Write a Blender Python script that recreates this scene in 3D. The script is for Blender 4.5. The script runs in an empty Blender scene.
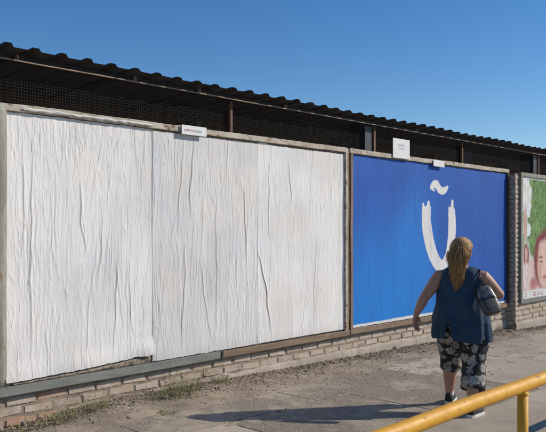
import bpy, bmesh, math, random
import numpy as np
from mathutils import Vector, Matrix, noise as mnoise

# ------------------------------------------------------------------ camera, sky, sun, exposure
scn = bpy.context.scene
COL = scn.collection
cam_d = bpy.data.cameras.new('camera')
cam = bpy.data.objects.new('camera', cam_d)
COL.objects.link(cam)
cam.location = (0, -5.598, 1.68)
cam.rotation_euler = (math.radians(90), 0, math.atan2(.6784, .7347) - math.pi / 2)
cam_d.sensor_width = 36
cam_d.lens = 735 / 546 * 36
cam_d.shift_y = 12.4 / 546
cam_d.clip_start = .05
cam_d.clip_end = 2000
scn.camera = cam

SUN_EL = math.radians(32)
SUN_AZ = math.atan2(-.613, .79)                  # direction towards the sun, angle from +X
world = bpy.data.worlds.new('World')
scn.world = world
world.use_nodes = True
wn = world.node_tree
bg = wn.nodes['Background']
sky = wn.nodes.new('ShaderNodeTexSky')
sky.sky_type = 'NISHITA'
sky.sun_disc = False
sky.sun_elevation = SUN_EL
sky.sun_rotation = math.pi / 2 - SUN_AZ
sky.altitude = 300
sky.air_density = 1.0
sky.dust_density = .05
sky.ozone_density = 3.0
hs = wn.nodes.new('ShaderNodeHueSaturation')
hs.inputs['Saturation'].default_value = 1.30
hs.inputs['Hue'].default_value = .506
wn.links.new(sky.outputs[0], hs.inputs['Color'])
wn.links.new(hs.outputs[0], bg.inputs[0])
bg.inputs[1].default_value = .112
sd = bpy.data.lights.new('sun', 'SUN')
sd.energy = 4.2
sd.angle = math.radians(.53)
sd.color = (1, .905, .775)
sun = bpy.data.objects.new('sun', sd)
COL.objects.link(sun)
tos = Vector((math.cos(SUN_AZ) * math.cos(SUN_EL), math.sin(SUN_AZ) * math.cos(SUN_EL), math.sin(SUN_EL)))
sun.rotation_euler = tos.to_track_quat('Z', 'Y').to_euler()
sun.location = (8, -12, 9)
scn.view_settings.view_transform = 'Standard'
scn.view_settings.look = 'None'
scn.view_settings.gamma = 1
scn.view_settings.exposure = 0.0
scn.view_settings.use_curve_mapping = False

RND = random.Random(11)
NP = np.random.default_rng(5)


def G(u):                                        # the street falls gently along the wall
    return -.02 * (min(max(u, 2), 20) - 8)


# ------------------------------------------------------------------ materials
class NT:
    def __init__(s, name):
        s.m = bpy.data.materials.new(name)
        s.m.use_nodes = True
        s.t = s.m.node_tree
        s.b = s.t.nodes['Principled BSDF']
        g = s.t.nodes.new('ShaderNodeNewGeometry')
        s.pos = g.outputs['Position']

    def link(s, a, b):
        s.t.links.new(a, b)

    def put(s, sock, v):
        if isinstance(v, bpy.types.NodeSocket):
            s.link(v, sock)
        elif isinstance(v, (tuple, list)) and len(v) == 3 and sock.type == 'RGBA':
            sock.default_value = (*v, 1)
        else:
            sock.default_value = v

    def scaled(s, v, sc, off=(0, 0, 0)):
        n = s.t.nodes.new('ShaderNodeMapping')
        n.inputs['Scale'].default_value = sc
        n.inputs['Location'].default_value = off
        s.link(v, n.inputs[0])
        return n.outputs[0]

    def noise(s, scale, detail=4, rough=.55, vec=None, dist=0):
        n = s.t.nodes.new('ShaderNodeTexNoise')
        s.link(vec or s.pos, n.inputs['Vector'])
        n.inputs['Scale'].default_value = scale
        n.inputs['Detail'].default_value = detail
        n.inputs['Roughness'].default_value = rough
        n.inputs['Distortion'].default_value = dist
        return n.outputs['Fac']

    def voro(s, scale, feature='F1', out='Distance', vec=None, rand=1):
        n = s.t.nodes.new('ShaderNodeTexVoronoi')
        n.feature = feature
        s.link(vec or s.pos, n.inputs['Vector'])
        n.inputs['Scale'].default_value = scale
        n.inputs['Randomness'].default_value = rand
        return n.outputs[out]

    def ramp(s, fac, stops, interp='LINEAR'):
        n = s.t.nodes.new('ShaderNodeValToRGB')
        n.color_ramp.interpolation = interp
        e = n.color_ramp.elements
        while len(e) < len(stops):
            e.new(.5)
        for k, (p, c) in zip(e, stops):
            k.position = p
            k.color = (*c, 1) if isinstance(c, (tuple, list)) else (c, c, c, 1)
        s.link(fac, n.inputs[0])
        return n.outputs[0]

    def mix(s, fac, a, b, mode='MIX'):
        n = s.t.nodes.new('ShaderNodeMix')
        n.data_type = 'RGBA'
        n.blend_type = mode
        s.put(n.inputs[0], fac)
        s.put(n.inputs[6], a)
        s.put(n.inputs[7], b)
        return n.outputs[2]

    def math(s, op, a, b=0.0):
        n = s.t.nodes.new('ShaderNodeMath')
        n.operation = op
        s.put(n.inputs[0], a)
        s.put(n.inputs[1], b)
        return n.outputs[0]

    def sep(s, v, i):
        n = s.t.nodes.new('ShaderNodeSeparateXYZ')
        s.link(v, n.inputs[0])
        return n.outputs[i]

    def attr(s, name):
        n = s.t.nodes.new('ShaderNodeAttribute')
        n.attribute_name = name
        return n.outputs['Color']

    def rand(s):
        n = s.t.nodes.new('ShaderNodeObjectInfo')
        return n.outputs['Random']

    def bump(s, h, strength=.5, dist=.01, prev=None):
        n = s.t.nodes.new('ShaderNodeBump')
        n.inputs['Strength'].default_value = strength
        n.inputs['Distance'].default_value = dist
        s.link(h, n.inputs['Height'])
        if prev:
            s.link(prev, n.inputs['Normal'])
        return n.outputs[0]

    def done(s, col=None, rough=.8, normal=None, metal=0, spec=None):
        s.put(s.b.inputs['Base Color'], col)
        s.put(s.b.inputs['Roughness'], rough)
        s.put(s.b.inputs['Metallic'], metal)
        if spec is not None:
            s.b.inputs['Specular IOR Level'].default_value = spec
        if normal:
            s.link(normal, s.b.inputs['Normal'])
        return s.m


M = {}


def worn(name, base, dark, rust, rust_amt=.55, rough=.75, scale=9, bump=.35, streak=(1, 1, 1), metal=0):
    n = NT(name)
    v = n.scaled(n.pos, streak)
    a = n.noise(scale, 6, .65, v)
    b = n.noise(scale * 2.7, 5, .6, v)
    f = n.noise(scale * 14, 3, .6, v)
    c = n.mix(n.ramp(a, [(.35, 0), (.62, 1)]), base, dark)
    c = n.mix(n.ramp(b, [(rust_amt, 0), (rust_amt + .07, 1)]), c, rust)
    c = n.mix(.25, c, n.ramp(f, [(.3, .15), (.7, .85)]), 'OVERLAY')
    h = n.mix(.5, b, f)
    M[name] = n.done(c, rough, n.bump(h, bump, .004), metal)


worn('cream_paint', (.52, .48, .40), (.34, .29, .22), (.19, .09, .045), .555, streak=(.5, 1, 1))
worn('grey_metal', (.215, .225, .205), (.15, .16, .145), (.36, .34, .30), .63, streak=(.4, 1, 1.5))
worn('post_grey', (.30, .30, .26), (.20, .19, .15), (.20, .10, .05), .60, streak=(2, 2, .4))
worn('brown_wood', (.25, .18, .12), (.16, .105, .065), (.33, .25, .17), .60, streak=(.25, 2, 3), bump=.6)
worn('brown_wood_upright', (.25, .18, .12), (.15, .10, .065), (.33, .26, .18), .60, streak=(3, 2, .25), bump=.6)
worn('dark_wood', (.07, .055, .05), (.04, .032, .03), (.16, .12, .09), .63, streak=(3, 2, .3))
worn('rust_steel', (.17, .09, .055), (.11, .055, .035), (.26, .16, .10), .60, streak=(2, 2, .6))
worn('flange_steel', (.34, .27, .20), (.24, .175, .125), (.17, .08, .045), .62, streak=(.5, 1, 1))
worn('dark_steel', (.017, .021, .029), (.012, .014, .018), (.035, .03, .03), .68, rough=.75)
worn('column_steel', (.030, .038, .055), (.022, .026, .036), (.07, .05, .04), .68, rough=.5)
worn('roof_sheet', (.085, .072, .062), (.060, .051, .045), (.08, .06, .045), .66, rough=.5, streak=(1, .2, 1))
worn('under_steel', (.11, .09, .075), (.08, .065, .055), (.13, .08, .055), .62, rough=.7)
worn('wire', (.034, .026, .022), (.025, .02, .017), (.05, .035, .025), .6, rough=.7)
worn('shed_inside', (.42, .37, .31), (.34, .29, .24), (.46, .40, .33), .6)
worn('white_sign', (.74, .74, .73), (.68, .68, .67), (.55, .54, .52), .70, rough=.5, bump=.05)
worn('sign_red', (.66, .42, .42), (.68, .50, .50), (.7, .6, .6), .62)
worn('sign_grey', (.50, .51, .56), (.58, .58, .62), (.66, .66, .68), .62)
worn('backing', (.30, .27, .23), (.20, .17, .14), (.42, .40, .37), .58, bump=.7)
worn('torn_paper', (.66, .65, .62), (.58, .56, .52), (.44, .39, .33), .66, bump=.8)
worn('old_paper', (.34, .29, .22), (.22, .17, .12), (.10, .075, .055), .52, scale=16, bump=1.0)
worn('rubber', (.018, .018, .02), (.014, .014, .016), (.03, .03, .032), .66)
worn('sole_white', (.68, .66, .63), (.56, .54, .50), (.40, .37, .33), .68)

# yellow rail paint
n = NT('yellow_paint')
a = n.noise(11, 5, .6)
chip = n.noise(38, 6, .7)
c = n.mix(n.ramp(a, [(.35, 0), (.7, 1)]), (.70, .365, .022), (.58, .285, .02))
c = n.mix(n.ramp(chip, [(.625, 0), (.65, 1)]), c, (.17, .075, .03))
c = n.mix(n.ramp(n.noise(5, 3), [(.62, 0), (.75, .35)]), c, (.30, .2, .1))
M['yellow_paint'] = n.done(c, n.ramp(a, [(.3, .45), (.7, .65)]), n.bump(chip, .25, .002))

# bricks: colour differs from one to the next, smeared with old whitewash
n = NT('brick')
r = n.rand()
c = n.ramp(r, [(0, (.39, .305, .235)), (.25, (.47, .38, .30)), (.5, (.34, .265, .205)), (.72, (.43, .335, .26)), (.88, (.50, .415, .33)), (1, (.41, .285, .205))])
v = n.scaled(n.pos, (1, 1, 1))
w = n.noise(6, 6, .7)
c = n.mix(n.ramp(w, [(.42, 0), (.60, .75)]), c, (.52, .46, .39))
c = n.mix(n.ramp(n.noise(17, 5, .7), [(.58, 0), (.75, .5)]), c, (.23, .175, .135))
fine = n.noise(120, 4, .7)
c = n.mix(.3, c, n.ramp(fine, [(.3, .2), (.7, .8)]), 'OVERLAY')
M['brick'] = n.done(c, .92, n.bump(n.mix(.5, fine, n.noise(35, 4)), .6, .006))
n = NT('red_brick')
c = n.mix(n.ramp(n.noise(14, 6, .7), [(.4, 0), (.62, .8)]), (.40, .23, .145), (.44, .35, .28))
M['red_brick'] = n.done(c, .92, n.bump(n.noise(60, 5), .6, .006))

n = NT('mortar')
c = n.ramp(n.noise(7, 6, .7), [(.3, (.19, .148, .11)), (.5, (.29, .235, .18)), (.75, (.42, .355, .285))])
M['mortar'] = n.done(c, .95, n.bump(n.noise(70, 5, .7), .8, .008))

n = NT('render_skirt')
v = n.scaled(n.pos, (6, 6, .8))
c = n.ramp(n.noise(3, 6, .7), [(.3, (.30, .25, .20)), (.5, (.40, .345, .285)), (.72, (.46, .41, .345))])
c = n.mix(n.ramp(n.noise(4, 5, .7, v), [(.50, 0), (.70, .6)]), c, (.22, .18, .145))
fine = n.noise(90, 5, .7)
c = n.mix(.25, c, n.ramp(fine, [(.3, .2), (.7, .8)]), 'OVERLAY')
M['render_skirt'] = n.done(c, .95, n.bump(n.mix(.6, fine, n.noise(16, 4)), .7, .01))

# dirt, gravel, concrete
n = NT('dirt_or_shade')
c = n.ramp(n.noise(2.2, 7, .65), [(.32, (.215, .172, .125)), (.5, (.32, .262, .192)), (.68, (.43, .365, .275))])
f = n.noise(95, 6, .8)
vv = n.voro(130)
c = n.mix(.5, c, n.ramp(f, [(.3, .12), (.7, .88)]), 'OVERLAY')
M['dirt_or_shade'] = n.done(c, .97, n.bump(n.mix(.5, f, vv), .9, .012))

n = NT('stone')
c = n.ramp(n.noise(40, 2), [(.2, (.12, .095, .072)), (.5, (.25, .20, .155)), (.8, (.42, .36, .30))])
M['stone'] = n.done(c, .95, n.bump(n.noise(240, 4), .5, .003))

def concrete_mat(name, lo, gain):
    n = NT(name)
    r = n.rand()
    big = n.noise(1.1, 6, .62)
    med = n.noise(6, 6, .65)
    fine = n.noise(85, 5, .75)
    agg = n.voro(95, out='Color')
    aggd = n.voro(95)
    base = n.ramp(n.math('ADD', n.math('MULTIPLY', r, .18), n.math('MULTIPLY', big, .85)),
                  [(.25, (.285, .243, .188)), (.5, (.37, .318, .25)), (.72, (.45, .392, .315))])
    base = n.mix(n.ramp(med, [(.50, 0), (.72, .45)]), base, (.27, .24, .21))
    mask = n.ramp(n.math('ADD', n.math('MULTIPLY', n.noise(.9, 3), .7), n.math('MULTIPLY', n.noise(9, 4), .3)), [(lo, 0), (lo + .11, 1)])
    stones = n.mix(n.ramp(aggd, [(.25, 0), (.6, .75)]), n.mix(.8, base, n.ramp(n.sep(agg, 0), [(0, (.13, .108, .088)), (.5, (.29, .25, .21)), (1, (.52, .46, .40))])), (.15, .125, .10))
    base = n.mix(n.math('MULTIPLY', mask, .85), base, stones)
    base = n.mix(.4, base, n.ramp(fine, [(.3, .18), (.7, .82)]), 'OVERLAY')
    stain = n.ramp(n.noise(17, 4, .6), [(.68, 0), (.76, .35)])
    base = n.mix(stain, base, (.12, .105, .09))
    hh = n.mix(.5, fine, n.mix(mask, (.5, .5, .5), aggd))
    M[name] = n.done(n.mix(1.0, base, (gain, gain * .985, gain * .96), 'MULTIPLY'), .93, n.bump(hh, 1.0, .009), spec=.25)


concrete_mat('concrete', .41, 1.0)
concrete_mat('smooth_concrete', .60, 1.12)

# paper: colour comes from the print stored on the sheet
def paper_mat(name, strength, dirt_or_shade):
    n = NT(name)
    at = n.attr('print')
    f = n.noise(60, 5, .7)
    c = n.mix(.10, at, n.ramp(f, [(.3, .2), (.7, .8)]), 'OVERLAY')

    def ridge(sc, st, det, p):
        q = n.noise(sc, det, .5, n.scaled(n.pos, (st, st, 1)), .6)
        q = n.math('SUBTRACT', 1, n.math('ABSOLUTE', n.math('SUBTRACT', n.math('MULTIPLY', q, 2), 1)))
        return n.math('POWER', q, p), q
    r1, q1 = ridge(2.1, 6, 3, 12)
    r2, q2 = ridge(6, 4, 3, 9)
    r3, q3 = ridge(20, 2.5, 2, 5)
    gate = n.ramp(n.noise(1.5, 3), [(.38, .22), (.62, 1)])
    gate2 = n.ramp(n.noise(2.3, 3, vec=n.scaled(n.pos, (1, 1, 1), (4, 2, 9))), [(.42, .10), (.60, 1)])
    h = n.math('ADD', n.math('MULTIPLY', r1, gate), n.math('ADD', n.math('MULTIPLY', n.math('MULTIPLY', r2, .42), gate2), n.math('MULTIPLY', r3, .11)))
    c = n.mix(n.math('MULTIPLY', n.math('MULTIPLY', n.math('POWER', q1, 40), gate), dirt_or_shade), c, (.20, .19, .18))  # crease lines darkened: their shade is painted into the paper colour
    M[name] = n.done(c, .62, n.bump(h, strength, .0035), spec=.3)


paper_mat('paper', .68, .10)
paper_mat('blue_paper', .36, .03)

n = NT('skin')
c = n.ramp(n.noise(17, 6, .7), [(.3, (.35, .165, .105)), (.5, (.42, .225, .148)), (.72, (.48, .285, .20))])
c = n.mix(n.ramp(n.noise(110, 3, .6), [(.62, 0), (.72, .35)]), c, (.26, .12, .075))
n.b.inputs['Subsurface Weight'].default_value = .08
n.b.inputs['Subsurface Radius'].default_value = (.012, .005, .003)
M['skin'] = n.done(c, .55, n.bump(n.noise(220, 3), .12, .002))

n = NT('hair')
M['hair'] = n.done(n.attr('print'), .42, None, 0, .5)

n = NT('teal_jersey')
c = n.ramp(n.noise(8, 5), [(.3, (.008, .033, .066)), (.7, (.012, .046, .088))])
wv = n.noise(420, 2)
M['teal_jersey'] = n.done(c, .85, n.bump(wv, .25, .002))

n = NT('floral')                                  # grey flowers on black
tc = n.t.nodes.new('ShaderNodeTexCoord').outputs['Object']
wob = n.t.nodes.new('ShaderNodeTexNoise')
n.link(tc, wob.inputs['Vector'])
wob.inputs['Scale'].default_value = 26
wc = n.mix(.035, tc, wob.outputs['Color'])
d1 = n.voro(12.5, vec=wc)
p = n.noise(42, 2, .5, tc)
flower = n.ramp(n.math('ADD', d1, n.math('MULTIPLY', n.math('SUBTRACT', p, .5), .55)), [(.47, 1), (.56, 0)])
d2 = n.voro(42, 'DISTANCE_TO_EDGE', vec=wc)
vein = n.ramp(d2, [(.02, .25), (.16, 1)])
tone = n.ramp(n.noise(10, 3, .5, tc), [(.35, (.24, .225, .18)), (.52, (.46, .445, .41)), (.7, (.33, .30, .21))])
c = n.mix(flower, (.012, .012, .014), n.mix(vein, (.05, .05, .052), tone))
M['floral'] = n.done(c, .85, n.bump(n.noise(300, 2), .2, .002))

n = NT('bag_patent')
M['bag_patent'] = n.done((.016, .016, .018), .28, n.bump(n.noise(60, 3), .15, .003))
n = NT('bag_silver')
c = n.ramp(n.noise(26, 5), [(.35, (.022, .025, .028)), (.72, (.17, .19, .20))])
M['bag_silver'] = n.done(c, .35, n.bump(n.noise(45, 4), .35, .004), .25)
n = NT('bag_print')
c = n.ramp(n.voro(55), [(.2, (.07, .07, .065)), (.45, (.025, .025, .025)), (.7, (.10, .098, .09))])
M['bag_print'] = n.done(c, .45)
n = NT('eye_white'); M['eye_white'] = n.done((.75, .73, .70), .3)
n = NT('lip'); M['lip'] = n.done((.40, .15, .12), .5)

n = NT('weed')
c = n.ramp(n.attr('print'), [(0, (.10, .14, .04)), (.4, (.21, .235, .085)), (.75, (.36, .32, .16)), (1, (.46, .39, .24))])
M['weed'] = n.done(c, .7)


# ------------------------------------------------------------------ mesh helpers
def smooth(me, on=True):
    me.polygons.foreach_set('use_smooth', [on] * len(me.polygons))


def link(name, me, mat=None, parent=None):
    o = bpy.data.objects.new(name, me)
    COL.objects.link(o)
    if mat and not me.materials:
        me.materials.append(M[mat] if isinstance(mat, str) else mat)
    if parent:
        o.parent = parent
    return o


def from_bm(name, bm, mat=None, parent=None, sm=False):
    me = bpy.data.meshes.new(name)
    bmesh.ops.recalc_face_normals(bm, faces=bm.faces)
    bm.to_mesh(me)
    bm.free()
    if sm:
        smooth(me)
    return link(name, me, mat, parent)


def empty(name, loc=(0, 0, 0), rz=0):
    o = bpy.data.objects.new(name, None)
    o.location = loc
    o.rotation_euler = (0, 0, rz)
    o.empty_display_size = .2
    COL.objects.link(o)
    return o


def tag(o, label=None, cat=None, group=None, kind=None):
    for k, v in (('label', label), ('category', cat), ('group', group), ('kind', kind)):
        if v:
            o[k] = v
    return o


def bm_box(bm, x0, x1, y0, y1, z0, z1):
    vs = [bm.verts.new(p) for p in ((x0, y0, z0), (x1, y0, z0), (x1, y1, z0), (x0, y1, z0), (x0, y0, z1), (x1, y0, z1), (x1, y1, z1), (x0, y1, z1))]
    for f in ((0, 3, 2, 1), (4, 5, 6, 7), (0, 1, 5, 4), (1, 2, 6, 5), (2, 3, 7, 6), (3, 0, 4, 7)):
        bm.faces.new([vs[i] for i in f])
    return vs


def box(name, x0, x1, y0, y1, z0, z1, mat, parent=None, bev=.004, rough=0.0, cuts=0):
    """a bevelled bar; with cuts its long edges wander by `rough` so that it looks used"""
    bm = bmesh.new()
    bm_box(bm, x0, x1, y0, y1, z0, z1)
    if bev:
        bmesh.ops.bevel(bm, geom=bm.edges[:], offset=bev, segments=2, affect='EDGES', profile=.6)
    if cuts:
        ax = max(range(3), key=lambda i: (x1 - x0, y1 - y0, z1 - z0)[i])
        lo = (x0, y0, z0)[ax]
        hi = (x1, y1, z1)[ax]
        nr = [0, 0, 0]
        nr[ax] = 1
        for i in range(1, cuts):
            co = [0, 0, 0]
            co[ax] = lo + (hi - lo) * i / cuts
            bmesh.ops.bisect_plane(bm, geom=bm.verts[:] + bm.edges[:] + bm.faces[:], plane_co=co, plane_no=nr)
        for v in bm.verts:
            k = mnoise.noise_vector(v.co * 3.1) * rough + mnoise.noise_vector(v.co * 19) * rough * .35
            k[ax] = 0
            v.co += k
    return from_bm(name, bm, mat, parent, sm=False)


def tube(bm, pts, radii, seg=10, cap=True, squash=None):
    """closed tapered tube through pts with rounded ends"""
    pts = [Vector(p) for p in pts]
    if isinstance(radii, (int, float)):
        radii = [radii] * len(pts)
    P, Rr = list(pts), list(radii)
    if cap:
        d0 = (pts[0] - pts[1]).normalized()
        d1 = (pts[-1] - pts[-2]).normalized()
        P = [pts[0] + d0 * radii[0] * k for k in (.95, .7)] + P + [pts[-1] + d1 * radii[-1] * k for k in (.7, .95)]
        Rr = [radii[0] * .3, radii[0] * .72] + Rr + [radii[-1] * .72, radii[-1] * .3]
    rings = []
    up = None
    for i, p in enumerate(P):
        t = (P[min(i + 1, len(P) - 1)] - P[max(i - 1, 0)]).normalized()
        if up is None:
            up = t.orthogonal().normalized()
        up = (up - t * up.dot(t)).normalized()
        w = t.cross(up)
        rings.append([bm.verts.new(p + (up * math.cos(a) + w * math.sin(a)) * Rr[i]) for a in [2 * math.pi * k / seg for k in range(seg)]])
    for a, b in zip(rings, rings[1:]):
        for k in range(seg):
            bm.faces.new((a[k], a[(k + 1) % seg], b[(k + 1) % seg], b[k]))
    bm.faces.new(rings[0][::-1])
    bm.faces.new(rings[-1])


def ellipsoid(bm, c, r, rot=None, seg=20, rings=14):
    m = Matrix.Translation(c) @ (rot.to_4x4() if rot else Matrix.Identity(4)) @ Matrix.Diagonal((*r, 1))
    bmesh.ops.create_uvsphere(bm, u_segments=seg, v_segments=rings, radius=1, matrix=m)


def loft(bm, secs, seg=28, power=2.0):
    """horizontal sections (cx, cy, z, half width, half depth)"""
    rings = []
    for cx, cy, z, a, b in secs:
        ring = []
        for k in range(seg):
            t = 2 * math.pi * k / seg
            ct, st = math.cos(t), math.sin(t)
            e = 2 / power
            ring.append(bm.verts.new((cx + a * math.copysign(abs(ct) ** e, ct), cy + b * math.copysign(abs(st) ** e, st), z)))
        rings.append(ring)
    for a, b in zip(rings, rings[1:]):
        for k in range(seg):
            bm.faces.new((a[k], a[(k + 1) % seg], b[(k + 1) % seg], b[k]))
    bm.faces.new(rings[0][::-1])
    bm.faces.new(rings[-1])


def fused(name, bm, voxel, mat, parent=None, it=6, disp=None):
    """union of overlapping closed shapes as one continuous smooth skin"""
    me = bpy.data.meshes.new(name + '_src')
    bmesh.ops.recalc_face_normals(bm, faces=bm.faces)
    bm.to_mesh(me)
    bm.free()
    o = bpy.data.objects.new(name + '_src', me)
    COL.objects.link(o)
    r = o.modifiers.new('r', 'REMESH')
    r.mode = 'VOXEL'
    r.voxel_size = voxel
    s = o.modifiers.new('s', 'SMOOTH')
    s.factor = .5
    s.iterations = it
    dg = bpy.context.evaluated_depsgraph_get()
    dg.update()
    out = bpy.data.meshes.new_from_object(o.evaluated_get(dg))
    bpy.data.objects.remove(o)
    bpy.data.meshes.remove(me)
    out.name = name
    out.materials.clear()
    if disp:
        for v in out.vertices:
            v.co = disp(v.co.copy())
    smooth(out)
    return link(name, out, mat, parent)


def grid_mesh(name, X, Y, Z, colors=None):
    """X, Y, Z: arrays (rows, cols)"""
    h, w = X.shape
    co = np.stack([X, Y, Z], -1).reshape(-1, 3).astype(np.float32)
    i = np.arange(h * w).reshape(h, w)
    q = np.stack([i[:-1, :-1], i[:-1, 1:], i[1:, 1:], i[1:, :-1]], -1).reshape(-1, 4)
    me = bpy.data.meshes.new(name)
    me.vertices.add(len(co))
    me.vertices.foreach_set('co', co.ravel())
    me.loops.add(q.size)
    me.loops.foreach_set('vertex_index', q.ravel().astype(np.int32))
    me.polygons.add(len(q))
    me.polygons.foreach_set('loop_start', (np.arange(len(q)) * 4).astype(np.int32))
    me.polygons.foreach_set('loop_total', np.full(len(q), 4, np.int32))
    me.update()
    me.validate()
    smooth(me)
    if colors is not None:
        set_print(me, colors.reshape(-1, 3))
    return me


def set_print(me, c):
    a = me.attributes.new('print', 'FLOAT_COLOR', 'POINT')
    full = np.ones((len(c), 4), np.float32)
    full[:, :3] = c
    a.data.foreach_set('color', full.ravel())


# ------------------------------------------------------------------ ground and pavement
def dirt_z(u, y):
    g = G(u)
    if y > .5 or y < -1.6:
        return g - .004
    nz = mnoise.noise(Vector((u * .9, y * 1.3, 2))) * .16 + mnoise.noise(Vector((u * 3.1, y * 3.1, 7))) * .05
    left = max(0, min(1, (5.6 - u) / 2.2))
    edge = -.60 - .10 * left + nz                        # where the dirt runs out on the slabs
    t = y - edge
    z = max(-.004, t * .075)
    z = min(z, .025 + .005 * left + max(0, y + .35) * .05)
    z += mnoise.noise(Vector((u * 6, y * 6, 3))) * .010 + mnoise.noise(Vector((u * 17, y * 17, 3))) * .006
    dip = max(0, min(1, (3.75 - u) / .8)) * max(0, min(1, (y + .5) / .35))
    return g + z - .085 * dip


us = [-400, -150, -60, -20, -8] + list(np.arange(-2, 15.01, .06)) + [18, 20, 24, 40, 90, 250, 500]
ys = [-400, -150, -60, -20, -10, -6, -4, -2.5, -1.7] + list(np.arange(-1.45, .3, .05)) + [.5, 1, 3, 8, 30, 120, 400]
X, Y = np.meshgrid(us, ys)
Z = np.array([[dirt_z(u, y) for u in us] for y in ys])
ground = link('ground', grid_mesh('ground', X, Y, Z), 'dirt_or_shade')
tag(ground, kind='structure')

sidewalk = empty('sidewalk', (0, 0, 0))
tag(sidewalk, kind='structure')
rows = [(-.30, -1.20), (-1.20, -2.46), (-2.46, -3.72), (-3.72, -4.95), (-4.95, -6.2), (-6.2, -7.5)]
for ri, (ya, yb) in enumerate(rows):
    u = 1.1 - .35 * (ri % 3)
    while u < 18:
        L = RND.choice((1.5, 1.65, 1.8)) if ri else RND.choice((1.9, 2.4))
        j = .004
        dz = RND.uniform(-.0015, .0015)
        bm = bmesh.new()
        vs = bm_box(bm, u + j, u + L - j, yb + j, ya - j, -.09, 0)
        for v in vs:
            v.co.z += G(v.co.x) + dz + RND.uniform(-.0012, .0012)
            v.co.x += RND.uniform(-.003, .003)
            v.co.y += RND.uniform(-.003, .003)
        bmesh.ops.bevel(bm, geom=[e for e in bm.edges if all(v.co.z > G(v.co.x) - .05 for v in e.verts)], offset=.006, segments=2, affect='EDGES')
        from_bm('paving_slab', bm, 'smooth_concrete' if u > 6.6 or ri >= 2 or (ri == 1 and u < 4.2) else 'concrete', sidewalk)
        u += L

# loose gravel along the foot of the wall
def pebble_stuff(name, spots, mat):
    base = [(-1, 0, 0), (1, 0, 0), (0, -1, 0), (0, 1, 0), (0, 0, 1), (0, 0, -.6), (.6, .6, .5), (-.6, -.6, .4)]
    ico = bmesh.new()
    bmesh.ops.create_icosphere(ico, subdivisions=1, radius=1)
    bv = np.array([v.co[:] for v in ico.verts])
    bf = np.array([[v.index for v in f.verts] for f in ico.faces])
    ico.free()
    V, F = [], []
    for k, (x, y, z, s) in enumerate(spots):
        j = bv * (1 + NP.uniform(-.32, .32, bv.shape)) * np.array([s * NP.uniform(.7, 1.4), s * NP.uniform(.7, 1.3), s * NP.uniform(.4, .9)])
        a = NP.uniform(0, 6.28)
        rot = np.array([[math.cos(a), -math.sin(a), 0], [math.sin(a), math.cos(a), 0], [0, 0, 1]])
        V.append(j @ rot.T + (x, y, z))
        F.append(bf + k * len(bv))
    V = np.concatenate(V)
    F = np.concatenate(F)
    me = bpy.data.meshes.new(name)
    me.from_pydata(V.tolist(), [], F.tolist())
    return link(name, me, mat)


spots = []
for i in range(14000):
    u = NP.uniform(2.3, 14)
    y = .02 - abs(NP.normal(0, .20)) if NP.uniform() < .68 else NP.uniform(-1.9, -.1)
    if u > 12 and y > -.12:
        y -= .2
    if y < -.55 and not 4.6 < u < 8.0:
        if NP.uniform() < .75:
            continue
    s = abs(NP.normal(0, .004)) + .002
    if y > -.5 and NP.uniform() < .03:
        s *= 2.4
    z = max(dirt_z(u, y), G(u) - .002 if y < -.31 else -9)
    spots.append((u, y, z + s * .2, s))
gr = pebble_stuff('gravel', spots, 'stone')
tag(gr, 'loose grey and brown gravel scattered along the foot of the brick wall', 'gravel', kind='stuff')

# dry leaves, twigs and scraps blown against the wall
V, F, Cc = [], [], []
rgl = random.Random(21)
for i in range(2600):
    u = rgl.uniform(2.4, 13.5)
    y = .0 - abs(rgl.gauss(0, .16)) - (.17 if u > 12 else 0)
    z = max(dirt_z(u, y), G(u) if y < -.31 else -9) + .003
    L, w = rgl.uniform(.006, .024), rgl.uniform(.002, .008)
    a = rgl.uniform(0, 6.283)
    dx, dy = math.cos(a), math.sin(a)
    k = len(V)
    lift = rgl.uniform(.0, .012)
    V += [(u - dx * L, y - dy * L, z), (u - dy * w, y + dx * w, z + lift), (u + dx * L, y + dy * L, z + rgl.uniform(0, .01)), (u + dy * w, y - dx * w, z + lift * .3)]
    F.append((k, k + 1, k + 2, k + 3))
    t = rgl.choice(((.16, .10, .055), (.24, .17, .10), (.10, .07, .045), (.33, .27, .19), (.20, .15, .09)))
    if rgl.random() < .03:
        t = (.6, .58, .55)
    Cc += [t] * 4
me = bpy.data.meshes.new('leaf_litter')
me.from_pydata(V, [], F)
set_print(me, np.array(Cc, np.float32))
n = NT('litter')
M['litter'] = n.done(n.attr('print'), .85)
tag(link('leaf_litter', me, 'litter'), 'dry leaves and scraps of litter lying along the foot of the wall', 'litter', kind='stuff')

# ------------------------------------------------------------------ the brick wall with its bricks
def brick_variant(L, Hh, D):
    bm = bmesh.new()
    bm_box(bm, -L / 2, L / 2, -D / 2, D / 2, -Hh / 2, Hh / 2)
    for v in bm.verts:
        v.co += Vector((RND.uniform(-.008, .008), RND.uniform(-.004, .004), RND.uniform(-.006, .006)))
    bmesh.ops.bevel(bm, geom=[e for e in bm.edges if sum(v.co.y for v in e.verts) < 0], offset=.010, segments=2, affect='EDGES')
    me = bpy.data.meshes.new('brick')
    bmesh.ops.recalc_face_normals(bm, faces=bm.faces)
    bm.to_mesh(me)
    bm.free()
    return me


FULL = [brick_variant(.274, .075, .06) for _ in range(7)]
RED = [m.copy() for m in FULL[:3]]
for m in FULL:
    m.materials.append(M['brick'])
for m in RED:
    m.materials.append(M['red_brick'])


def lay(parent, x, y, z, rz=0, red=False, sx=1):
    o = bpy.data.objects.new('brick', RND.choice(RED if red else FULL))
    COL.objects.link(o)
    o.parent = parent
    o.location = (x, y, z)
    o.rotation_euler = (RND.uniform(-.02, .02), RND.uniform(-.012, .012), rz + RND.uniform(-.012, .012))
    o.scale = (sx, 1, 1)
    return o


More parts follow.
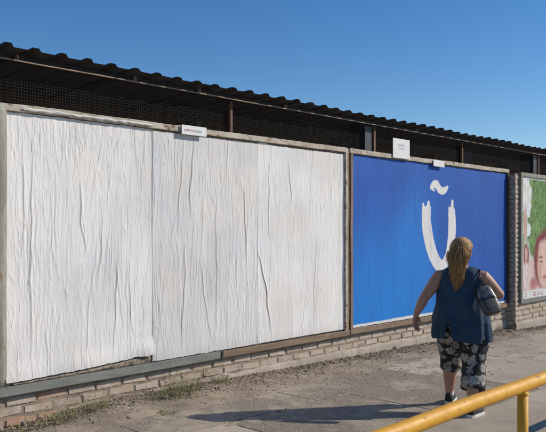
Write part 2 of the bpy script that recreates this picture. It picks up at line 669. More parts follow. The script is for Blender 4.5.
def wall_body(name, x0, x1, y0, y1, z0, z1):
    bm = bmesh.new()
    bm_box(bm, x0, x1, y0, y1, z0, z1)
    return from_bm(name, bm, 'mortar')


W1 = wall_body('brick_wall', 1.0, 12.03, .045, .30, -.5, 2.60)
tag(W1, 'long low brick wall with smeared mortar carrying the white and blue billboards', 'wall')
PITCH, RISE = .284, .0835
for c in range(5):
    z = .352 - RISE * (c + .5) + .042
    u = 1.2 + (.138 if c % 2 else 0)
    while u < 12.0:
        hidden = u > 5.15 and z < .155 + .03 * mnoise.noise(Vector((u * 1.3, 0, 0)))
        if z > G(u) - .05 and not hidden:
            red = (c == 3 and u < 3.35) or RND.random() < .008
            lay(W1, u + RND.uniform(-.008, .008), .0575 + RND.uniform(-.003, .003), z + RND.uniform(-.004, .004), red=red, sx=RND.uniform(.95, 1.02))
        u += PITCH
cu = np.arange(1.6, 12.0, .016)
cz = np.arange(-.02, .42, .014)
X, Z = np.meshgrid(cu, cz)
Y = np.array([[.0345 + .007 * mnoise.noise(Vector((u * 4.5, z * 9, 3))) + .004 * mnoise.noise(Vector((u * 16, z * 22, 8))) + .0025 * mnoise.noise(Vector((u * 50, z * 50, 1))) for u in cu] for z in cz])
link('mortar_bed', grid_mesh('mortar_bed', X, Y, Z), 'mortar', W1)
# cement render along the foot of the wall: its upper edge is ragged
cu = np.arange(5.06, 12.03, .03)
rowsz = np.linspace(0, 1, 10)
X = np.tile(cu, (10, 1))
top = np.array([.172 + .035 * mnoise.noise(Vector((u * 1.7, 1, 0))) + .02 * mnoise.noise(Vector((u * 7, 3, 0))) - .0035 * (u - 5) for u in cu])
top[:6] = np.linspace(.04, top[6], 6)
bot = np.array([G(u) - .1 for u in cu])
Z = bot[None] + (top - bot)[None] * rowsz[:, None]
Y = np.array([[.019 - .018 * (1 - t) + .007 * mnoise.noise(Vector((u * 5, t * 2, 5))) + (.05 if t > .99 else .006 if t > .85 else 0) for u in cu] for t in rowsz])
link('cement_skirt', grid_mesh('cement_skirt', X, Y, Z), 'render_skirt', W1)

W2 = wall_body('brick_wall', 12.012, 20, -.128, .30, -.6, 2.62)
tag(W2, 'brick wall section standing proud of the rest, behind the picture billboard at right', 'wall')
for c in range(33):                                        # the visible strips: corner pier and below the board
    z = 2.60 - RISE * (c + .5)
    if z < G(13) - .05:
        break
    off = .138 if c % 2 else 0
    if z > .42:
        if c % 2:
            lay(W2, 12.01 + .068, -.103, z, sx=.5)
        else:
            lay(W2, 12.01 + .136, -.103, z)
        lay(W2, 12.038, -.005, z, rz=-math.pi / 2, sx=.5)
    else:
        for k in range(16):
            lay(W2, 12.147 + off + k * PITCH, -.103 + RND.uniform(-.004, .004), z)
        if off:
            lay(W2, 12.079, -.103, z, sx=.5)
        lay(W2, 12.038, -.005, z, rz=-math.pi / 2, sx=.5)
cu = np.arange(12.005, 19, .04)
X = np.tile(cu, (10, 1))
top = np.array([.10 + .04 * mnoise.noise(Vector((u * 1.7, 9, 0))) for u in cu])
bot = np.array([G(u) - .15 for u in cu])
Z = bot[None] + (top - bot)[None] * rowsz[:, None]
Y = np.array([[-.150 - .012 * (1 - t) + .006 * mnoise.noise(Vector((u * 5, t * 2, 5))) + (.05 if t > .99 else 0) for u in cu] for t in rowsz])
link('cement_skirt', grid_mesh('cement_skirt', X, Y, Z), 'render_skirt', W2)


# ------------------------------------------------------------------ paper sheets
def sm(x, a, b):
    t = np.clip((x - a) / (b - a), 0, 1)
    return t * t * (3 - 2 * t)


def creases(cu, cz, big, small, amp=1.0, seed=0, extra=()):
    rg = np.random.default_rng(seed)
    H = np.zeros((len(cz), len(cu)))
    D = np.zeros_like(H)                                   # shade beside each fold, to be painted into the colour
    u0, u1, z0, z1 = cu[0], cu[-1], cz[0], cz[-1]
    def one(uc, zc, L, a, w, slope, wob):
        t = (cz - zc) / (L / 2)
        ri = np.nonzero(np.abs(t) < 1)[0]
        if len(ri) < 3:
            return
        zz = cz[ri]
        fade = (1 - t[ri] ** 2) ** .8
        ph = rg.uniform(0, 6.28, 3)
        path = uc + slope * (zz - zc) + wob * (np.sin(zz * 3.1 + ph[0]) + .5 * np.sin(zz * 7.7 + ph[1]) + .35 * np.sin(zz * 19 + ph[2]))
        a0, a1 = np.searchsorted(cu, (path.min() - 3 * w, path.max() + 5 * w))
        if a1 - a0 < 2:
            return
        q = (cu[None, a0:a1] - path[:, None]) / w
        prof = np.where(q > 0, np.exp(-q * 1.1), np.exp(-(q * 2.2) ** 2))
        H[ri[0]:ri[-1] + 1, a0:a1] += a * fade[:, None] * prof
        D[ri[0]:ri[-1] + 1, a0:a1] += (a / .003) * fade[:, None] * np.exp(-((q + .8) * 1.6) ** 2)
    area = (u1 - u0) * (z1 - z0)
    for i in range(big):
        one(rg.uniform(u0, u1), rg.uniform(z0, z1), rg.uniform(.25, 1.2), amp * rg.uniform(.0008, .0030), rg.uniform(.005, .010), rg.normal(0, .07), rg.uniform(.003, .014))
    for i in range(small):
        one(rg.uniform(u0, u1), rg.uniform(z0, z1), rg.uniform(.10, .6), amp * rg.uniform(.0004, .0014), rg.uniform(.005, .009), rg.normal(0, .10), rg.uniform(.001, .006))
    for i in range(int(area * 230)):
        one(rg.uniform(u0, u1), rg.uniform(z0, z1), rg.uniform(.05, .30), amp * rg.uniform(.0004, .0011), rg.uniform(.0045, .008), rg.normal(0, .16), rg.uniform(.0, .004))
    for i in range(int(area * 4)):                          # slack diagonal puckers
        one(rg.uniform(u0, u1), rg.uniform(z0, z1), rg.uniform(.08, .25), amp * rg.uniform(.0008, .002), rg.uniform(.010, .020), rg.choice((-1, 1)) * rg.uniform(.2, .6), .012)
    for e in extra:
        one(*e[:3], e[3] * .72, e[4] * .85, *e[5:])
    for i in range(8):
        f = rg.uniform(40, 200)
        ph = rg.uniform(0, 6.28) + 1.6 * np.sin(cz * rg.uniform(.6, 2.5) + rg.uniform(0, 6)) + .8 * np.sin(cz * rg.uniform(4, 9))
        gate = np.clip(field(cu, cz, 1.6, 1.2, seed * 31 + i) * 2.2 - .8, 0, 1)
        H += amp * .010 / f * np.sin(cu[None] * f + ph[:, None]) * gate
    for i in range(5):
        H += amp * .0014 * np.sin(cu[None] * rg.uniform(2, 9) + cz[:, None] * rg.uniform(-5, 5) + rg.uniform(0, 6))
    hold = sm(cu, u0, u0 + .02) * sm(-cu, -u1, -u1 + .02)   # glued down along the joints
    return H * (.25 + .75 * hold)[None], D


def field(cu, cz, fx, fz, seed, octv=4):
    """cheap smooth value noise on the sheet, 0..1"""
    rg = np.random.default_rng(seed)
    out = np.zeros((len(cz), len(cu)))
    a = 1
    for o in range(octv):
        nu = max(2, int((cu[-1] - cu[0]) * fx * 2 ** o) + 2)
        nz = max(2, int((cz[-1] - cz[0]) * fz * 2 ** o) + 2)
        g = rg.uniform(0, 1, (nz, nu))
        xi = (cu - cu[0]) / (cu[-1] - cu[0]) * (nu - 1.001)
        zi = (cz - cz[0]) / (cz[-1] - cz[0]) * (nz - 1.001)
        i, j = xi.astype(int), zi.astype(int)
        s, t = xi - i, zi - j
        s, t = s * s * (3 - 2 * s), t * t * (3 - 2 * t)
        A = g[j][:, i] * (1 - s) + g[j][:, i + 1] * s
        B = g[j + 1][:, i] * (1 - s) + g[j + 1][:, i + 1] * s
        out += a * (A * (1 - t)[:, None] + B * t[:, None])
        a *= .5
    return out / 1.9


def sheet(parent, name, u0, u1, z0, z1, y, colour, big, small, amp, seed, bottom=None, top=None, curl=None, step=(.0048, .008), extra=(), dirt_or_shade=.24, mat='paper'):
    nu, nz = int((u1 - u0) / step[0]) + 1, int((z1 - z0) / step[1]) + 1
    cu, cz = np.linspace(u0, u1, nu), np.linspace(z0, z1, nz)
    H, D = creases(cu, cz, big, small, amp, seed, extra)
    U, Z = np.meshgrid(cu, cz)
    C = colour(U, Z, cu, cz)
    C = C * (1 - np.clip(D, 0, 1.6) * dirt_or_shade)[..., None]  # paints the shade of the folds into the sheet colour
    Yv = y - H
    if curl:
        Yv = Yv - curl(U, Z)
    t = (Z - z0) / (z1 - z0)
    lo = np.zeros(nu) + z0 if bottom is None else bottom(cu)
    hi = np.zeros(nu) + z1 if top is None else top(cu)
    Z2 = lo[None] + (hi - lo)[None] * t
    me = grid_mesh(name, U, Yv, Z2, C.astype(np.float32))
    return link(name, me, mat, parent)


def ragged(base, seed, a=.012, f=9):
    def fn(cu):
        return np.array([base(u) + a * mnoise.noise(Vector((u * f, seed, 0))) + a * .6 * mnoise.noise(Vector((u * f * 4.3, seed, 4))) for u in cu])
    return fn


def white_colour(seed, tint):
    def fn(U, Z, cu, cz):
        a = field(cu, cz, 1.2, 1.2, seed)
        b = field(cu, cz, 9, .9, seed + 1)
        g = field(cu, cz, 2.2, 2.0, seed + 2)
        c = np.ones(U.shape + (3,)) * np.array(tint)
        c *= (1 - .10 * sm(a, .45, .75) - .08 * sm(b, .5, .85))[..., None]
        warm = sm(g, .52, .72)[..., None]
        c = c * (1 - .45 * warm) + c * np.array([1.0, .955, .89]) * .45 * warm       # old poster showing through
        cool = sm(field(cu, cz, 1.5, 1.5, seed + 3), .58, .8)[..., None]
        c = c * (1 - cool) + c * np.array([.945, .975, 1.0]) * cool
        edge = sm(Z, cz[0] + .12, cz[0])[..., None] * .10
        return c * (1 - edge)
    return fn


def billboard(name, x, label, y=0):
    o = empty(name, (x, y, 0))
    tag(o, label, 'billboard')
    return o


def panel_part(o, root):                                    # parent and keep world position
    o.parent = root
    o.matrix_parent_inverse = Matrix.Translation(root.location).inverted()
    return o


# ---- white billboard
B1 = billboard('billboard', 5.1, 'blank white billboard of wrinkled pasted paper sheets on the brick wall')
def b1(o): return panel_part(o, B1)
b1(box('backing_board', 2.80, 7.40, .014, .045, .40, 2.66, 'backing', bev=.002))
tints = ((.775, .765, .748), (.71, .704, .692), (.775, .765, .748))
lefts = [(3.12, 1.5, 1.9, .006, .014, .02, .010), (3.05, 1.9, 1.2, .005, .014, -.03, .008), (3.62, 1.75, .7, .006, .014, -.09, .02), (3.78, 1.5, .8, .0055, .012, .03, .015),
         (3.95, .95, .9, .006, .013, .03, .012), (4.12, 1.0, .8, .005, .012, -.05, .012)]
mids = [(4.86, 2.2, .9, .008, .014, .02, .018), (4.72, 2.1, 1.0, .006, .012, .05, .015), (4.75, 1.0, 1.1, .008, .012, .03, .012), (5.05, .95, 1.0, .006, .012, -.18, .012), (5.2, 1.3, 1.5, .006, .013, .01, .012), (5.62, 1.7, .9, .009, .013, -.02, .008)]
rights = [(5.92, 1.0, 1.0, .012, .014, -.26, .02), (6.0, 2.0, .9, .006, .012, .02, .012), (6.35, 2.2, .5, .007, .014, -.08, .01), (6.8, 1.0, 1.2, .005, .012, .02, .01)]
def tear(u):
    return .432 + .055 * max(0, (u - 3.1) / 1.27) ** 1.3
def tear_curl(U, Z):
    k = sm(Z, .62, .42)
    return .018 * k * (.6 + .4 * np.sin(U * 9)) + .03 * k * sm(U, 4.15, 4.36)
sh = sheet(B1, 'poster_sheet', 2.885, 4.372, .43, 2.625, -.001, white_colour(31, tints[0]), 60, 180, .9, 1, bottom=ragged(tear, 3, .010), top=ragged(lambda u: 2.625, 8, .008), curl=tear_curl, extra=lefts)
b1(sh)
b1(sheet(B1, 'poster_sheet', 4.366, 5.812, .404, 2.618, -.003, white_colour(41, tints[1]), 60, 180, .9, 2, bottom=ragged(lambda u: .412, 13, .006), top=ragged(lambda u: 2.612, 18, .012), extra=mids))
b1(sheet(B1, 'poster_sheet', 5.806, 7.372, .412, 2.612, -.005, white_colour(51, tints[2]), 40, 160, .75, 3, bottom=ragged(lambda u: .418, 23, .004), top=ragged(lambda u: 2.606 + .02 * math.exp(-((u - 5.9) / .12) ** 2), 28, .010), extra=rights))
b1(box('top_rail', 2.62, 7.372, -.030, .06, 2.632, 2.690, 'cream_paint', rough=.006, cuts=60))
b1(box('bottom_rail', 2.60, 5.245, -.034, .07, .330, .402, 'grey_metal', rough=.005, cuts=40))
b1(box('bottom_rail', 5.262, 7.452, -.036, .07, .336, .398, 'brown_wood', rough=.008, cuts=40))
b1(box('rail_clamp', 5.236, 5.266, -.042, .07, .328, .405, 'dark_wood', bev=.003))
b1(box('post', 7.374, 7.408, -.032, .07, .399, 2.690, 'cream_paint', rough=.005, cuts=40))
b1(box('post', 7.411, 7.452, -.026, .07, .399, 2.676, 'brown_wood_upright', rough=.006, cuts=40))
bm = bmesh.new()
tube(bm, [(2.775, -.055, .50), (2.775, -.055, 1.2), (2.78, -.055, 2.0), (2.775, -.055, 2.60)], [.085, .083, .083, .084], 20)
p_ = from_bm('post', bm, 'post_grey', sm=True)
b1(p_)
# rags of old paper left over the top rail and along the bottom edge
def rag(x0, x1, zlo, zhi, y, seed, nx, name='torn_strip', mat='torn_paper'):
    rg = random.Random(seed)
    cu = np.linspace(x0, x1, nx)
    rws = 7
    lo = np.array([zlo(u) + .012 * mnoise.noise(Vector((u * 14, seed, 0))) for u in cu])
    hi = np.array([zhi(u) + .010 * mnoise.noise(Vector((u * 11, seed, 5))) for u in cu])
    t = np.linspace(0, 1, rws)[:, None]
    Zr = lo[None] + (hi - lo)[None] * t
    Ur = np.tile(cu, (rws, 1))
    Yr = np.array([[y - .014 * math.sin(tt * 2.8) - .012 * mnoise.noise(Vector((u * 10, tt * 3, seed))) for u in cu] for tt in t[:, 0]])
    return link(name, grid_mesh(name, Ur, Yr, Zr), mat)
b1(rag(3.02, 4.34, lambda u: 2.640, lambda u: 2.668, -.036, 4, 130))
b1(rag(2.95, 4.34, lambda u: .404, lambda u: .420 + .05 * max(0, (u - 3.1) / 1.27) ** 1.3, .006, 6, 140, 'old_paper_strip', 'old_paper'))

# ---- blue billboard with the brushed letter
def poly_d(U, Z, pts):
    """distance to a polyline with per-point half width -> signed value (negative inside)"""
    best = np.full(U.shape, 9.)
    for (ax, az, aw), (bx, bz, bw) in zip(pts, pts[1:]):
        dx, dz = bx - ax, bz - az
        t = np.clip(((U - ax) * dx + (Z - az) * dz) / (dx * dx + dz * dz), 0, 1)
        d = np.hypot(U - ax - t * dx, Z - az - t * dz) - (aw + (bw - aw) * t)
        best = np.minimum(best, d)
    return best


def smooth_path(p, n=8):
    out = []
    P = [p[0]] + list(p) + [p[-1]]
    for i in range(1, len(P) - 2):
        a, b, c, d = (np.array(q, float) for q in P[i - 1:i + 3])
        for k in range(n):
            t = k / n
            out.append(tuple(.5 * (2 * b + (c - a) * t + (2 * a - 5 * b + 4 * c - d) * t * t + (3 * b - a - 3 * c + d) * t ** 3)))
    out.append(tuple(p[-1]))
    return out


letter = smooth_path([(9.335, 1.90, .115), (9.345, 1.76, .125), (9.385, 1.60, .128), (9.455, 1.43, .125), (9.57, 1.25, .115), (9.70, 1.14, .10), (9.83, 1.125, .09), (9.95, 1.24, .09), (10.04, 1.42, .105), (10.085, 1.62, .115), (10.09, 1.80, .11), (10.085, 1.93, .095)])
prong = [[(9.245, 1.90, .035), (9.255, 2.03, .026)], [(9.36, 1.88, .05), (9.40, 2.05, .038)], [(9.44, 1.86, .022), (9.455, 2.0, .012)],
         [(10.075, 1.90, .055), (10.10, 2.09, .034)], [(10.005, 1.88, .03), (9.995, 2.0, .018)]]
tilde = smooth_path([(9.47, 2.285, .03), (9.55, 2.335, .052), (9.64, 2.325, .065), (9.72, 2.265, .062), (9.81, 2.245, .055), (9.90, 2.275, .04), (9.955, 2.315, .018)])
tilde2 = [[(9.50, 2.27, .02), (9.56, 2.245, .018)], [(9.60, 2.37, .022), (9.66, 2.385, .012)]]


def blue_colour(U, Z, cu, cz):
    w = field(cu, cz, 1.2, .8, 71)
    b = field(cu, cz, 10, 1.0, 73)
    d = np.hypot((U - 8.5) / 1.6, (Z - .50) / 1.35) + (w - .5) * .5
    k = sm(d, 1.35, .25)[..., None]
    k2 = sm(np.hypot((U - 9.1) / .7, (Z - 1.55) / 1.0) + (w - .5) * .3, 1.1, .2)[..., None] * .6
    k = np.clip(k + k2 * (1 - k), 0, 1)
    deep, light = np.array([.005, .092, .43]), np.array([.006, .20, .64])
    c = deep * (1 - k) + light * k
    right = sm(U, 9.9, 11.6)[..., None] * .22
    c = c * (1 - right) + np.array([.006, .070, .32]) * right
    c = c * (.93 + .16 * (b - .5))[..., None]
    s = poly_d(U, Z, letter)
    for p in prong:
        s = np.minimum(s, poly_d(U, Z, p))
    s = np.minimum(s, poly_d(U, Z, tilde))
    for p in tilde2:
        s = np.minimum(s, poly_d(U, Z, p))
    s += (field(cu, cz, 30, 9, 77) - .5) * .012
    ink = sm(s, .005, -.005)[..., None]
    wh = np.ones(3) * .70 * (.95 + .1 * (field(cu, cz, 12, 4, 79) - .5))[..., None]
    c = c * (1 - ink) + wh * ink
    border = sm(Z, .452 + .004 * np.sin(U * 3), .446)[..., None]
    return c * (1 - border) + .66 * border


B2 = billboard('billboard', 9.75, 'bright blue billboard with a white brushed letter u and tilde')
def b2(o): return panel_part(o, B2)
b2(box('backing_board', 7.50, 11.95, .014, .045, .40, 2.66, 'backing', bev=.002))
b2(sheet(B2, 'poster_sheet', 7.522, 11.935, .412, 2.625, -.001, blue_colour, 150, 420, .75, 9, step=(.0066, .0095), bottom=ragged(lambda u: .414, 33, .004), top=ragged(lambda u: 2.618, 38, .004), dirt_or_shade=.16, mat='blue_paper'))
b2(box('top_rail', 7.470, 12.0, -.030, .06, 2.630, 2.690, 'cream_paint', rough=.007, cuts=50))
b2(box('bottom_rail', 7.470, 12.0, -.036, .07, .338, .406, 'brown_wood', rough=.007, cuts=50))
b2(box('post', 7.472, 7.522, -.034, .07, .407, 2.629, 'brown_wood_upright', rough=.006, cuts=40))
b2(box('post', 11.937, 11.995, -.034, .07, .407, 2.629, 'dark_wood', rough=.005, cuts=30))

# ---- picture billboard at the right edge
def scene_colour(U, Z, cu, cz):
    w = field(cu, cz, 4, 4, 91)
    w2 = field(cu, cz, 14, 14, 93, 3)
    sky_c, green, green2 = np.array([.62, .68, .72]), np.array([.07, .17, .04]), np.array([.20, .32, .09])
    c = np.ones(U.shape + (3,)) * sky_c
    leaf = sm((U - 12.35) * .9 + (w - .5) * 1.0 + (2.1 - Z) * .25, .02, .10)[..., None] * sm(Z + (field(cu, cz, 1.1, 1.1, 96) - .5) * 1.5, 1.0, 1.3)[..., None]
    c = c * (1 - leaf) + (green * (1 - w2[..., None]) + green2 * w2[..., None]) * leaf
    ground_c = sm(Z, 1.35, 1.05)[..., None] * (1 - leaf)
    c = c * (1 - ground_c) + np.array([.60, .45, .42]) * ground_c
    def blob(cx, cz_, rx, rz, col, soft=.3):
        nonlocal c
        m = sm(np.hypot((U - cx) / rx, (Z - cz_) / rz) + (w - .5) * .35 + (w2 - .5) * .15, 1 + soft, 1 - soft)[..., None]
        c = c * (1 - m) + np.array(col) * m
    lv = field(cu, cz, 22, 12, 95, 3)
    lm = (leaf[..., 0] * sm(np.abs(lv - .5), .10, .03))[..., None]
    c = c * (1 - .55 * lm) + np.array([.02, .06, .015]) * .55 * lm
    blob(12.42, 2.28, .20, .20, (.66, .66, .63))
    blob(12.36, 1.75, .07, .32, (.50, .34, .27))
    blob(12.40, 1.22, .10, .20, (.22, .035, .04), .15)
    blob(12.40, 1.24, .055, .12, (.60, .40, .33), .2)
    blob(12.40, .86, .13, .22, (.62, .52, .50))
    blob(13.16, 1.10, .42, .56, (.19, .025, .035), .14)
    blob(13.20, 1.02, .32, .47, (.62, .43, .36), .14)
    blob(13.02, 1.16, .09, .022, (.22, .11, .09), .5)
    blob(13.02, 1.08, .07, .022, (.12, .06, .05), .5)
    blob(12.98, .92, .05, .20, (.52, .33, .27), .6)
    blob(13.2, .80, .12, .035, (.50, .17, .16), .4)
    blob(12.72, .70, .14, .10, (.40, .16, .16), .5)
    b = sm(Z, .60, .58)[..., None]
    c = c * (1 - b) + .62 * b
    for zz_ in (.50, .545):
        ln = (sm(np.abs(Z - zz_), .012, .006) * (field(cu, cz, 18, 1, 97, 2) > .45))[..., None]
        c = c * (1 - ln) + np.array([.42, .12, .12]) * ln
    m = (sm(U, 12.255, 12.245) + sm(Z, 2.545, 2.55))[..., None].clip(0, 1)
    c = c * (.72 + .5 * w2 + .1 * w)[..., None]
    return c * (1 - m) + .66 * m


B3 = billboard('billboard', 14.2, 'billboard with a printed picture of faces and green leaves, cut off by the right edge')
def b3(o): return panel_part(o, B3)
b3(box('backing_board', 12.19, 16.6, -.146, -.138, .42, 2.62, 'backing', bev=.002))
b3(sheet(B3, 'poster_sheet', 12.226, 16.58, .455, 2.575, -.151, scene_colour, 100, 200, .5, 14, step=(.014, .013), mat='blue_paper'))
b3(box('top_rail', 12.15, 16.65, -.176, -.137, 2.578, 2.645, 'post_grey', rough=.005, cuts=40))
b3(box('bottom_rail', 12.15, 16.65, -.176, -.137, .385, .450, 'grey_metal', rough=.005, cuts=40))
b3(box('post', 12.152, 12.222, -.175, -.137, .452, 2.576, 'post_grey', rough=.004, cuts=30))
b3(box('post', 16.585, 16.648, -.175, -.137, .452, 2.576, 'post_grey', rough=.004, cuts=30))

# ---- small plates fixed on the top rails
def plate(x0, x1, z0, z1, y, label, marks):
    o = box('sign_plate', x0, x1, y - .006, y, z0, z1, 'white_sign', bev=.0015)
    tag(o, label, 'sign')
    for (a, b, c, d, mt) in marks:
        k = box('lettering', x0 + a, x0 + b, y - .0085, y - .0063, z0 + c, z0 + d, mt, bev=0)
        k.parent = o
    return o
mk = []
x = .035
while x < .265:
    w_ = RND.uniform(.008, .018)
    mk.append((x, x + w_, .032 + RND.uniform(0, .006), .060 - RND.uniform(0, .008), 'sign_red' if x < .17 else 'sign_grey'))
    x += w_ + .006
plate(4.69, 5.015, 2.607, 2.699, -.045, 'small white plate with faint red print on the white billboard top rail', mk)
mk = [(.13 + i * .045, .16 + i * .045, .165, .195, 'sign_grey') for i in range(4)] + [(.14 + i * .04, .165 + i * .04, .125, .14, 'sign_grey') for i in range(4)]
plate(8.40, 8.815, 2.640, 2.905, -.045, 'square white plate standing above the blue billboard top rail', mk)
plate(9.46, 9.77, 2.588, 2.680, -.045, 'tiny blank white tag on the blue billboard top rail', [])

# ------------------------------------------------------------------ the dark open shed behind the wall
shed = empty('shed', (8, 3, 0))
tag(shed, 'long dark open shed with corrugated roof and wire mesh behind the billboards', 'shed')
def s_(o): return panel_part(o, shed)
SX0, SX1 = -2.0, 22.0
def roof_z(y): return 3.122 - .06 * (y - .05)
# corrugated sheets, each with four ribs, laid side by side with a small overlap
def rib_profile(x):
    k = (x + .03) % .252
    d = abs(k - .126)
    return (.026 + .005 * math.sin(x * 2.3)) * max(0, min(1, (.050 - d) / .022))
sw = .252 * 4
nsh = int((SX1 - SX0) / sw)
for i in range(nsh):
    x0 = SX0 + i * sw
    xs = [x0]
    for r_ in range(4):
        b0 = x0 - ((x0 + .03) % .252) + r_ * .252 + (0 if (x0 + .03) % .252 < .01 else 0)
        for d in (.076, .098, .126, .154, .176):
            xs.append(b0 + d)
    xs.append(x0 + sw + .03)
    xs = sorted(x for x in set(xs))
    ysn = [RND.uniform(-.085, -.06), 1.5, 3.0, 6.2]
    lift = .004 * (i % 2) + RND.uniform(0, .006)
    bm = bmesh.new()
    rws = [[bm.verts.new((x, yy, roof_z(yy) + rib_profile(x) + lift + RND.uniform(-.003, .003))) for x in xs] for yy in ysn]
    for a, b in zip(rws, rws[1:]):
        for k in range(len(xs) - 1):
            bm.faces.new((a[k], a[k + 1], b[k + 1], b[k]))
    bmesh.ops.solidify(bm, geom=bm.faces[:], thickness=.003)
    s_(from_bm('roof_sheet', bm, 'roof_sheet'))
s_(box('eave_beam', SX0, SX1, .10, .16, 3.066, 3.116, 'dark_steel', bev=.004, rough=.004, cuts=60))
s_(box('eave_flange', SX0, SX1, .015, .034, 3.048, 3.059, 'flange_steel', bev=.003, rough=.005, cuts=60))
for yy in (1.3, 2.5, 3.7, 4.9, 6.0):
    s_(box('purlin', SX0, SX1, yy, yy + .06, roof_z(yy) - .11, roof_z(yy) - .012, 'under_steel', bev=.004))
for xx in (3.0, 5.5, 8.2, 10.7, 13.4, 16, .4):
    s_(box('rafter', xx, xx + .07, .65, 6.1, 2.84, 2.90, 'under_steel', bev=.004))
for xx in (3.02, 4.21, 5.02, 6.35, 9.2):
    s_(box('strap', xx, xx + .018, .060, .099, 3.062, 3.114, 'flange_steel', bev=.002))
for xx in (5.50, 10.60, 1.2):
    s_(box('mesh_post', xx, xx + .035, .105, .14, 2.45, 3.043, 'rust_steel', bev=.003))
for xx in (7.97, 13.30, 2.2):
    c_ = box('column', xx, xx + .17, .17, .36, -.1, 3.06, 'column_steel', bev=.006)
    s_(c_)
    s_(box('column_angle', xx + .172, xx + .215, .082, .14, 2.40, 3.042, 'rust_steel', bev=.004))
    s_(box('column_plate', xx, xx + .168, .104, .168, 2.40, 3.042, 'column_steel', bev=.004))
s_(box('column', 11.10, 11.36, .34, .50, -.1, 3.05, 'dark_steel', bev=.006))
s_(box('back_wall', SX0, SX1, 6.2, 6.35, -.2, 2.82, 'shed_inside', bev=0))
s_(box('side_wall', SX0 - .15, SX0, .3, 6.35, -.2, 2.80, 'shed_inside', bev=0))
s_(box('side_wall', SX1, SX1 + .15, .3, 6.35, -.2, 2.80, 'shed_inside', bev=0))
bm = bmesh.new()
zz = 2.55
while zz < 3.045:
    bm_box(bm, 1.0, 15.0, .146, .148, zz, zz + .0011)
    zz += .026
xx = 1.0
while xx < 15.0:
    bm_box(bm, xx, xx + .0011, .1485, .1505, 2.55, 3.045)
    xx += .026
mo = from_bm('wire_mesh', bm, 'wire')
mo['kind'] = 'stuff'
s_(mo)
fl = box('shed_floor', SX0, SX1, .31, 6.2, -.5, .02, 'shed_inside', bev=0)
s_(fl)

# ------------------------------------------------------------------ yellow pipe railing at the kerb side
RY, RZ = -3.83, .80
rail = empty('pipe_railing', (3.91, RY, G(3.91)))
tag(rail, 'yellow painted steel pipe railing crossing the lower right corner', 'railing')
bm = bmesh.new()
tube(bm, [(-.6 + i * .25, RY + .002 * math.sin(i * 1.7), RZ + .003 * math.sin(i * .9)) for i in range(45)], .0375, 24)
o = from_bm('top_rail', bm, 'yellow_paint', sm=True)
panel_part(o, rail)
for px_ in (1.78, 3.98, 6.18, 8.38, 10.3):
    bm = bmesh.new()
    tube(bm, [(px_, RY, G(px_) - .1), (px_, RY, .4), (px_, RY, RZ - .034)], .030, 20, cap=False)
    po = panel_part(from_bm('post', bm, 'yellow_paint', sm=True), rail)
    bm = bmesh.new()
    bmesh.ops.create_cone(bm, segments=24, radius1=.036, radius2=.031, depth=.014, matrix=Matrix.Translation((px_, RY, RZ - .042)), cap_ends=True)
    k = from_bm('weld_collar', bm, 'yellow_paint')
    k.parent = po

# ------------------------------------------------------------------ the woman walking along the wall
PX, PY = 6.03, -2.35
FACE = math.radians(15)
person = empty('person', (PX, PY, G(PX)), FACE - math.pi / 2)
tag(person, 'woman walking away in blue sleeveless top, floral capri trousers and blond ponytail', 'person')
# local frame: x to her right, y forward, z up
HC = Vector((-.005, .025, 1.425))
bm = bmesh.new()
ellipsoid(bm, HC + Vector((0, -.008, .022)), (.077, .097, .094))
ellipsoid(bm, HC + Vector((0, .028, -.035)), (.060, .066, .082))
ellipsoid(bm, HC + Vector((0, .060, -.092)), (.030, .030, .022))
tube(bm, [HC + Vector((0, .088, .012)), HC + Vector((0, .104, -.012)), HC + Vector((0, .112, -.030))], [.010, .012, .014], 8)
for s in (-1, 1):
    ellipsoid(bm, HC + Vector((s * .077, .0, -.012)), (.010, .018, .030), seg=12, rings=8)
    ellipsoid(bm, HC + Vector((s * .033, .083, .026)), (.026, .012, .008), seg=12, rings=8)
    ellipsoid(bm, HC + Vector((s * .036, .066, -.028)), (.026, .020, .022), seg=12, rings=8)
tube(bm, [(0, -.02, 1.22), (-.002, -.012, 1.29), HC + Vector((0, -.005, -.07))], [.068, .056, .055], 18)
loft(bm, [(0, 0, .70, .15, .11), (0, -.01, .78, .215, .155), (0, 0, .88, .205, .15), (0, .01, .98, .19, .14), (0, .015, 1.10, .19, .14), (0, .0, 1.20, .185, .11), (0, -.01, 1.262, .15, .075), (0, -.012, 1.29, .08, .055)])
# legs: right foot behind, left foot set forward
RH, RK, RA = (.105, -.01, .76), (.118, -.035, .43), (.135, -.205, .085)
LH, LK, LA = (-.105, .01, .76), (-.135, .150, .44), (-.165, .200, .085)
def leg(h, k, a, toe):
    h, k, a = Vector(h), Vector(k), Vector(a)
    back = Vector((0, -.02, 0))
    tube(bm, [h, h.lerp(k, .35), h.lerp(k, .75), k, k.lerp(a, .16) + back * .4, k.lerp(a, .34) + back, k.lerp(a, .62) + back * .5, k.lerp(a, .88), a], [.118, .108, .082, .064, .062, .066, .052, .038, .036], 18)
    t = Vector(toe)
    tube(bm, [a + Vector((0, -.012, -.035)), a.lerp(t, .5) + Vector((0, 0, -.012)), t], [.024, .024, .016], 12)
leg(RH, RK, RA, (.160, -.03, .035))
leg(LH, LK, LA, (-.168, .375, .035))
def arm(s, e, w):
    s, e, w = Vector(s), Vector(e), Vector(w)
    tube(bm, [s + Vector((-.03 if s.x > 0 else .03, 0, .0)), s, s.lerp(e, .35), s.lerp(e, .75), e, e.lerp(w, .25), e.lerp(w, .6), w], [.062, .064, .060, .050, .044, .047, .038, .028], 16)
